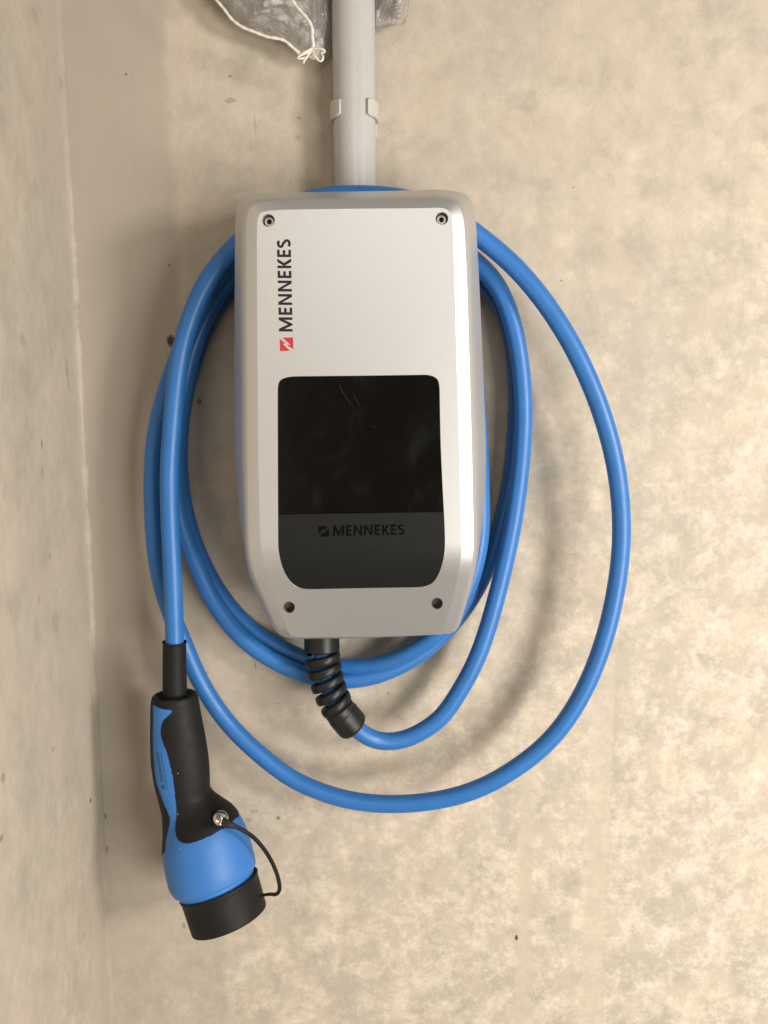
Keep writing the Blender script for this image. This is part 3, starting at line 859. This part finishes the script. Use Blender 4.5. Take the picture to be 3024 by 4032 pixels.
front_is_pos = (vtest.y < 0)
blue_mask = []
for i in range(NR):
    row = []
    for j in range(SEG):
        jj = j
        a = 2*math.pi*j/SEG
        is_front = (math.sin(a) >= 0) == front_is_pos
        if not is_front: jj = (SEG-j) % SEG
        row.append(inside(to_px(SV[i*SEG+jj]), BL))
    blue_mask.append(row)
def face_blue(i, j):
    j2 = (j+1) % SEG
    return (blue_mask[i][j]+blue_mask[i][j2]+blue_mask[i+1][j]+blue_mask[i+1][j2]) >= 2
# blue shell = whole body; rubber grip lies over it, 0.7 mm proud
F = []
for i in range(NR-1):
    for j in range(SEG):
        F.append((i*SEG+j, (i+1)*SEG+j, (i+1)*SEG+(j+1) % SEG, i*SEG+(j+1) % SEG))
F.append(tuple((NR-1)*SEG+j for j in range(SEG)))
shell = mesh_obj("shell", SV, F, M_shell, PLUG, True, 50)
shell_bvh = BVHTree.FromPolygons([v for v in SV], [f for f in F[:-1]])
V = []; F = []; idx = {}
def gv(i, j, lift):
    j %= SEG
    key = (i, j, lift)
    if key not in idx:
        p = SV[i*SEG+j]
        a = SV[i*SEG+(j+1) % SEG]-SV[i*SEG+(j-1) % SEG]
        i_a, i_b = max(i-1, 0), min(i+1, NR-1)
        b_ = SV[i_b*SEG+j]-SV[i_a*SEG+j]
        n_ = a.cross(b_)
        if n_.length > 1e-12: n_.normalize()
        if n_.dot(p-C_[i]) < 0 and i > I_SHOULDER: n_ = -n_
        elif i <= I_SHOULDER:
            if n_.dot(D_[i])*(-1) < -0.2: n_ = -n_
            if n_.dot(p-C_[i]) < -1e-4 and abs(n_.dot(D_[i])) < 0.5: n_ = -n_
        idx[key] = len(V); V.append(p + n_*lift)
    return idx[key]
LF = 0.0007
for i in range(NR-1):
    for j in range(SEG):
        if face_blue(i, j): continue
        F.append((gv(i, j, LF), gv(i+1, j, LF), gv(i+1, j+1, LF), gv(i, j+1, LF)))
        for (a, b_, di, dj) in (((i, j), (i, j+1), -1, 0), ((i+1, j), (i+1, j+1), 1, 0), ((i, j), (i+1, j), 0, -1), ((i, j+1), (i+1, j+1), 0, 1)):
            ni, nj = i+di, (j+dj) % SEG
            if ni < 0 or ni >= NR-1: continue
            if face_blue(ni, nj):
                F.append((gv(*a, LF), gv(*b_, LF), gv(*b_, -0.0002), gv(*a, -0.0002)))
grip = mesh_obj("grip", V, F, M_rub, PLUG, True, 50)

# cable sleeve
sp_ = resample([P(*p) for p in catmull([(687,2527,.083),(687,2600,.083),(688,2680,.083),(689,2775,.083)], 10)], 0.002)
k_ = 0.93/FPX
def slr(t): return (45.5 + 4.0*t)*k_ + (0.0009*(1-t/0.03) if t < 0.03 else 0)
sv = tube_prof(sp_, slr, 48)
V, F = sv
b0 = len(V)
for k in range(48):
    v = V[k]; V.append(v + (sp_[0]-v).normalized()*0.0022)
for k in range(48):
    v = V[k]; V.append(v + (sp_[0]-v).normalized()*0.0029 + Vector((0, 0, -0.012)))
for k in range(48):
    F.append((k, (k+1) % 48, b0+(k+1) % 48, b0+k)); F.append((b0+k, b0+(k+1) % 48, b0+48+(k+1) % 48, b0+48+k))
mesh_obj("cable_sleeve", V, F, M_rub, PLUG, True, 50)

# dust cap (cup with a rolled lip)
ct = P(862, 3484, .1075); cb = P(904, 3622, .1165)
ax = (cb-ct).normalized(); L_ = (cb-ct).length
kc = 0.885/FPX
Rt, Rb = 168*kc, 164*kc
prof = [(0.020, Rt-0.0045), (0.001, Rt-0.0026), (-0.0004, Rt-0.0014), (-0.0005, Rt+0.0003), (0.0008, Rt+0.0012), (0.0030, Rt+0.0006), (0.0046, Rt-0.0002)]
for t in (0.3, 0.6, 0.9): prof.append((L_*t, Rt+(Rb-Rt)*t))
prof += [(L_-0.0018, Rb), (L_-0.0008, Rb-0.0004), (L_-0.0002, Rb-0.0014), (L_, Rb-0.003), (L_, Rb-0.02), (L_, 0.0005)]
cpv, cpf = lathe(ct, ax, prof, 96)
cap = mesh_obj("dust_cap", cpv, cpf, M_rub, PLUG, True, 50)

# rivet, washer and strap
def hit(px, py):
    r_ = ray(px, py).normalized()
    h_ = shell_bvh.ray_cast(CAM, r_)
    return h_[0], h_[1]
loc, nr = hit(866, 3226)
if nr.dot(CAM-loc) < 0: nr = -nr
nr = (nr*0.6 + (CAM-loc).normalized()*0.4).normalized()
wv, wf = lathe(loc+nr*0.0004, nr, [(0.0, 0.0105), (0.0026, 0.0104), (0.0032, 0.0098), (0.0033, 0.001)], 40)
mesh_obj("strap_ring", wv, wf, M_rub, PLUG, True, 40)
Rr = 33*kc
pr = [(0.0022, Rr*0.96), (0.0036, Rr)]
for k in range(1, 9):
    a = math.pi/2*k/9; pr.append((0.0036+0.0036*math.sin(a), Rr*math.cos(a)))
pr += [(0.0073, 0.0012), (0.0058, 0.0010), (0.0058, 0.0001)]
rv, rf = lathe(loc+nr*0.0008, nr, pr, 40)
mesh_obj("rivet", rv, rf, M_steel, PLUG, True, 60)
hl = P(870, 3221, 0)  # socket dimple on the dome
STR = [(872,3238,.148),(902,3246,.147),(925,3254,.145),(947,3264,.142),(975,3280,.138),(1000,3299,.133),(1024,3324,.128),(1044,3350,.124),(1063,3380,.120),(1079,3412,.117),(1091,3443,.116),(1098,3470,.115),(1101,3496,.115),(1096,3514,.115),(1083,3522,.115),(1066,3521,.115),(1046,3523,.114),(1024,3527,.113)]
sp2 = resample([P(*p) for p in catmull(STR, 8)], 0.0012)
Ps, Ts, Ns = frames(sp2)
V = []; F = []
seg2 = 12
for i, (p, t, n_) in enumerate(zip(Ps, Ts, Ns)):
    vd = (CAM-p).normalized(); sd = t.cross(vd).normalized(); fd = sd.cross(t).normalized()
    f_ = i/(len(Ps)-1)
    wd = 0.0024 if f_ < 0.82 else 0.0024-0.0008*(f_-0.82)/0.18
    if f_ < 0.12: wd = 0.0024+0.0035*(1-f_/0.12)
    for k in range(seg2):
        a = 2*math.pi*k/seg2
        ca = math.copysign(abs(math.cos(a))**0.7, math.cos(a)); sa = math.copysign(abs(math.sin(a))**0.7, math.sin(a))
        V.append(p + sd*(wd*ca) + fd*(0.0015*sa))
    if i:
        for k in range(seg2): F.append(((i-1)*seg2+k, (i-1)*seg2+(k+1) % seg2, i*seg2+(k+1) % seg2, i*seg2+k))
F.append(tuple(range(seg2))); F.append(tuple((len(Ps)-1)*seg2+k for k in range(seg2)))
mesh_obj("strap", V, F, M_rub, PLUG, True, 60)

# print on the blue stripe of the handle
def decal(name, polys, mp, mat, parent):
    v2, F = fill(polys); V = []
    for x, y in v2:
        q = mp(x, y); l_, n_ = hit(*q)
        if l_ is None: l_ = P(q[0], q[1], .11)
        V.append(l_ + (CAM-l_).normalized()*0.0003)
    return mesh_obj(name, V, face_up(F, V), mat, parent, False)
def mpC(x, y):
    s = x/WLEN
    bx = 643.5 + (624.0-643.5)*s; by = 3078 + (2959-3078)*s
    return (bx - y*10.5, by + y*1.6)
decal("lettering", word_polys(), mpC, M_navy, shell)
decal("emblem", [[(634.5,3091),(646.5,3090),(649,3106),(643,3107),(637,3104)]], lambda x, y: (x, y), M_navy, shell)
fc = bpy.data.curves.new("tmp", 'FONT'); fc.body = "MY POWER CONNECTION"; fc.size = 1.0
fo = bpy.data.objects.new("tmp", fc); COL.objects.link(fo)
dg = bpy.context.evaluated_depsgraph_get(); dg.update()
me_ = fo.evaluated_get(dg).to_mesh()
tv = [(v.co.x, v.co.y) for v in me_.vertices]; tf = [tuple(p.vertices) for p in me_.polygons]
fo.evaluated_get(dg).to_mesh_clear()
bpy.data.objects.remove(fo); bpy.data.curves.remove(fc)
tw = max(v[0] for v in tv)
V = []
for x, y in tv:
    s = x/tw
    q = (661.0+(637.0-661.0)*s - y*7.0, 3108+(2966-3108)*s + y*1.2)
    l_, n_ = hit(*q); V.append(l_ + (CAM-l_).normalized()*0.0003)
mesh_obj("lettering", V, face_up(tf, V), M_navy, shell, False)

# ------------------------------------------------------------------ conduit with its clip
CON = empty("conduit", P(1399, 700, 0.028), "light grey plastic conduit pipe running up the wall above the box", "pipe")
pa, pb_ = P(1391, 0, .0268), P(1399, 740, .0268)
dirp = (pa-pb_).normalized()
dirp = Vector((dirp.x, 0, dirp.z)).normalized()
RP = 0.0245
a0 = pb_ - dirp*0.12; a1 = pa + dirp*0.9
V, F = tube([a0.lerp(a1, t/30) for t in range(31)], RP, 56)
mesh_obj("pipe", V, F, M_pipe, CON, True, 50)
# socket end: a very slightly wider sleeve below the clip
s0 = P(1396, 425, .0268); s1 = P(1397, 432, .0268)
CLIP = empty("pipe_clip", P(1396, 470, 0.0), "small cream plastic clip gripping the grey conduit above the box", "pipe clip")
cc = P(1396, 450, .0268); cc.z = P(1396, 441, .03).z
th0, th1 = math.radians(-148), math.radians(148)
V = []; F = []; nA = 60
hh = 0.0096
for i in range(nA+1):
    th = math.radians(34) + (math.radians(326)-math.radians(34))*i/nA     # open towards the camera (angle 0 faces the camera)
    dvec = Vector((math.sin(th), -math.cos(th), 0))
    e = min(i, nA-i)
    taper = hh*(1.0 if e > 2 else 0.80+0.1*e)
    # the band drops a little as it goes to the back
    drop = 0.0
    for (r_, z_) in ((RP+0.0003, taper), (RP+0.0036, taper*0.96), (RP+0.0036, -taper*0.96), (RP+0.0003, -taper)):
        V.append(cc + dvec*r_ + Vector((0, 0, z_+drop)))
    if i:
        for k in range(4): F.append(((i-1)*4+k, (i-1)*4+(k+1) % 4, i*4+(k+1) % 4, i*4+k))
F.append((0, 1, 2, 3)); F.append((nA*4, nA*4+1, nA*4+2, nA*4+3))
clip = mesh_obj("band", V, F, M_clip, CLIP, True, 35)
md = clip.modifiers.new("bevel", 'BEVEL'); md.width = 0.0008; md.segments = 2; md.limit_method = 'ANGLE'
# foot of the clip on the wall, reaching lower than the band
V = []; F = []
for (x, yv, z) in [(-0.026, 0, 0.007), (0.026, 0, 0.007), (0.026, 0, -0.024), (-0.026, 0, -0.024)]:
    V.append(Vector((cc.x+x, -0.0006, cc.z+z)))
for (x, yv, z) in [(-0.0255, 0, 0.006), (0.0255, 0, 0.006), (0.0262, 0, -0.022), (-0.0262, 0, -0.022)]:
    V.append(Vector((cc.x+x, -0.013, cc.z+z)))
F = [(0,1,2,3),(4,7,6,5),(0,4,5,1),(1,5,6,2),(2,6,7,3),(3,7,4,0)]
foot = mesh_obj("base", V, F, M_clip, CLIP, False)
md = foot.modifiers.new("bevel", 'BEVEL'); md.width = 0.004; md.segments = 4

# ------------------------------------------------------------------ clear plastic bag with white drawstrings
BAG = empty("plastic_bag", P(1200, 0, 0.0), "crumpled clear plastic bag hanging behind the conduit at the top", "bag")
def bag_low(x):     # lower edge of the bag, photo rows
    L = [(740,-160),(800,-60),(850,0),(915,84),(1000,128),(1080,152),(1130,172),(1190,214),(1230,236),(1290,226),(1330,190),(1460,120),(1490,112),(1540,100),(1590,98),(1606,60),(1620,-80)]
    for (a, ya), (b_, yb) in zip(L, L[1:]):
        if a <= x <= b_: return ya+(yb-ya)*(x-a)/(b_-a)
    return -160
def ridged(p, s):
    v = 0; am = 1; f = s
    for _ in range(4):
        v += am*(1-abs(noise.noise(p*f))*2.2); am *= 0.5; f *= 2.1
    return v/1.9
BX = list(range(742, 1620, 7)); nb = 74
V = []; F = []
def bag_layer(front):
    for x in BX:
        yl = bag_low(x)
        for j in range(nb+1):
            t = j/nb
            y = yl - (yl+620)*t
            edge = min(1, t*5)*min(1, (x-742)/60)*min(1, (1618-x)/50)
            pipe = min(1.0, max(0.0, (abs(x-1391)-78)/75.0))
            bulge = 0.012+0.050*(edge**0.5)*pipe*(1.0 if x < 1390 else 0.55)
            q = Vector((x/300.0, y/300.0, 0.0 if front else 9.0))
            cr = ridged(q + Vector((0.35*noise.noise(q*0.9), 0.3*noise.noise(q*1.1+Vector((5, 5, 5))), 0)), 1.1)
            amp = 0.032*edge*max(pipe, 0.1)
            h = (bulge + amp*(cr-0.4)) if front else (0.006 + 0.35*amp*(cr-0.2)+0.15*bulge)
            if pipe < 0.05: h = min(h, 0.0015) if abs(x-1391) < 90 else h
            h = max(h, 0.0012 if not front else 0.002)
            if t == 0: h = 0.030*pipe+0.003
            jig = 6*noise.noise(q*4+Vector((0, 0, 3)))*edge
            V.append(P(x+jig, y+jig*0.7, h))
for lay in (True, False):
    b0 = len(V); bag_layer(lay)
    for i in range(len(BX)-1):
        for j in range(nb):
            F.append((b0+i*(nb+1)+j, b0+(i+1)*(nb+1)+j, b0+(i+1)*(nb+1)+j+1, b0+i*(nb+1)+j+1))
film = mesh_obj("film", V, F, M_film, BAG, True)
def cord(pts, r, wob=0.0):
    p = resample([P(*q) for q in catmull(pts, 10)], 0.0015)
    p = [q + Vector((noise.noise(q*90), noise.noise(q*90+Vector((3, 3, 3))), noise.noise(q*90+Vector((7, 1, 2)))))*wob for q in p]
    return tube(p, lambda i, n_: r*(1+0.14*math.sin(i*1.1)), 10)
V, F = cord([(770,-90,.085),(850,-2,.085),(880,36,.085),(915,78,.085),(955,108,.085),(1000,127,.084),(1045,142,.083),(1085,150,.082),(1120,160,.081),(1150,184,.079),(1178,208,.077),(1200,216,.075)], 0.0016, 0.0009)
V2, F2 = cord([(1070,-140,.075),(1125,-50,.075),(1160,15,.076),(1190,50,.076),(1215,80,.076),(1228,110,.076),(1230,145,.076),(1233,180,.075),(1228,196,.075)], 0.0019, 0.0008)
A = [V, F]; add(A, (V2, F2))
for pth in ([(1233,190,.077),(1215,196,.079),(1195,208,.080),(1180,222,.080),(1172,230,.079),(1186,232,.079),(1200,226,.078),(1215,210,.077)],
            [(1232,192,.077),(1255,191,.079),(1276,198,.080),(1280,206,.079),(1268,208,.078)],
            [(1228,196,.077),(1212,218,.079),(1200,236,.079),(1194,250,.078)],
            [(1232,196,.077),(1240,220,.079),(1252,236,.079),(1264,241,.079),(1272,226,.079),(1266,208,.078)],
            [(1222,202,.078),(1200,210,.080),(1186,214,.079),(1172,212,.078)]):
    add(A, cord(pth, 0.0012, 0.0008))
mesh_obj("drawstring", A[0], A[1], M_cord, BAG, True)
for o in bpy.data.objects:
    if '_org' in o.keys(): del o['_org']
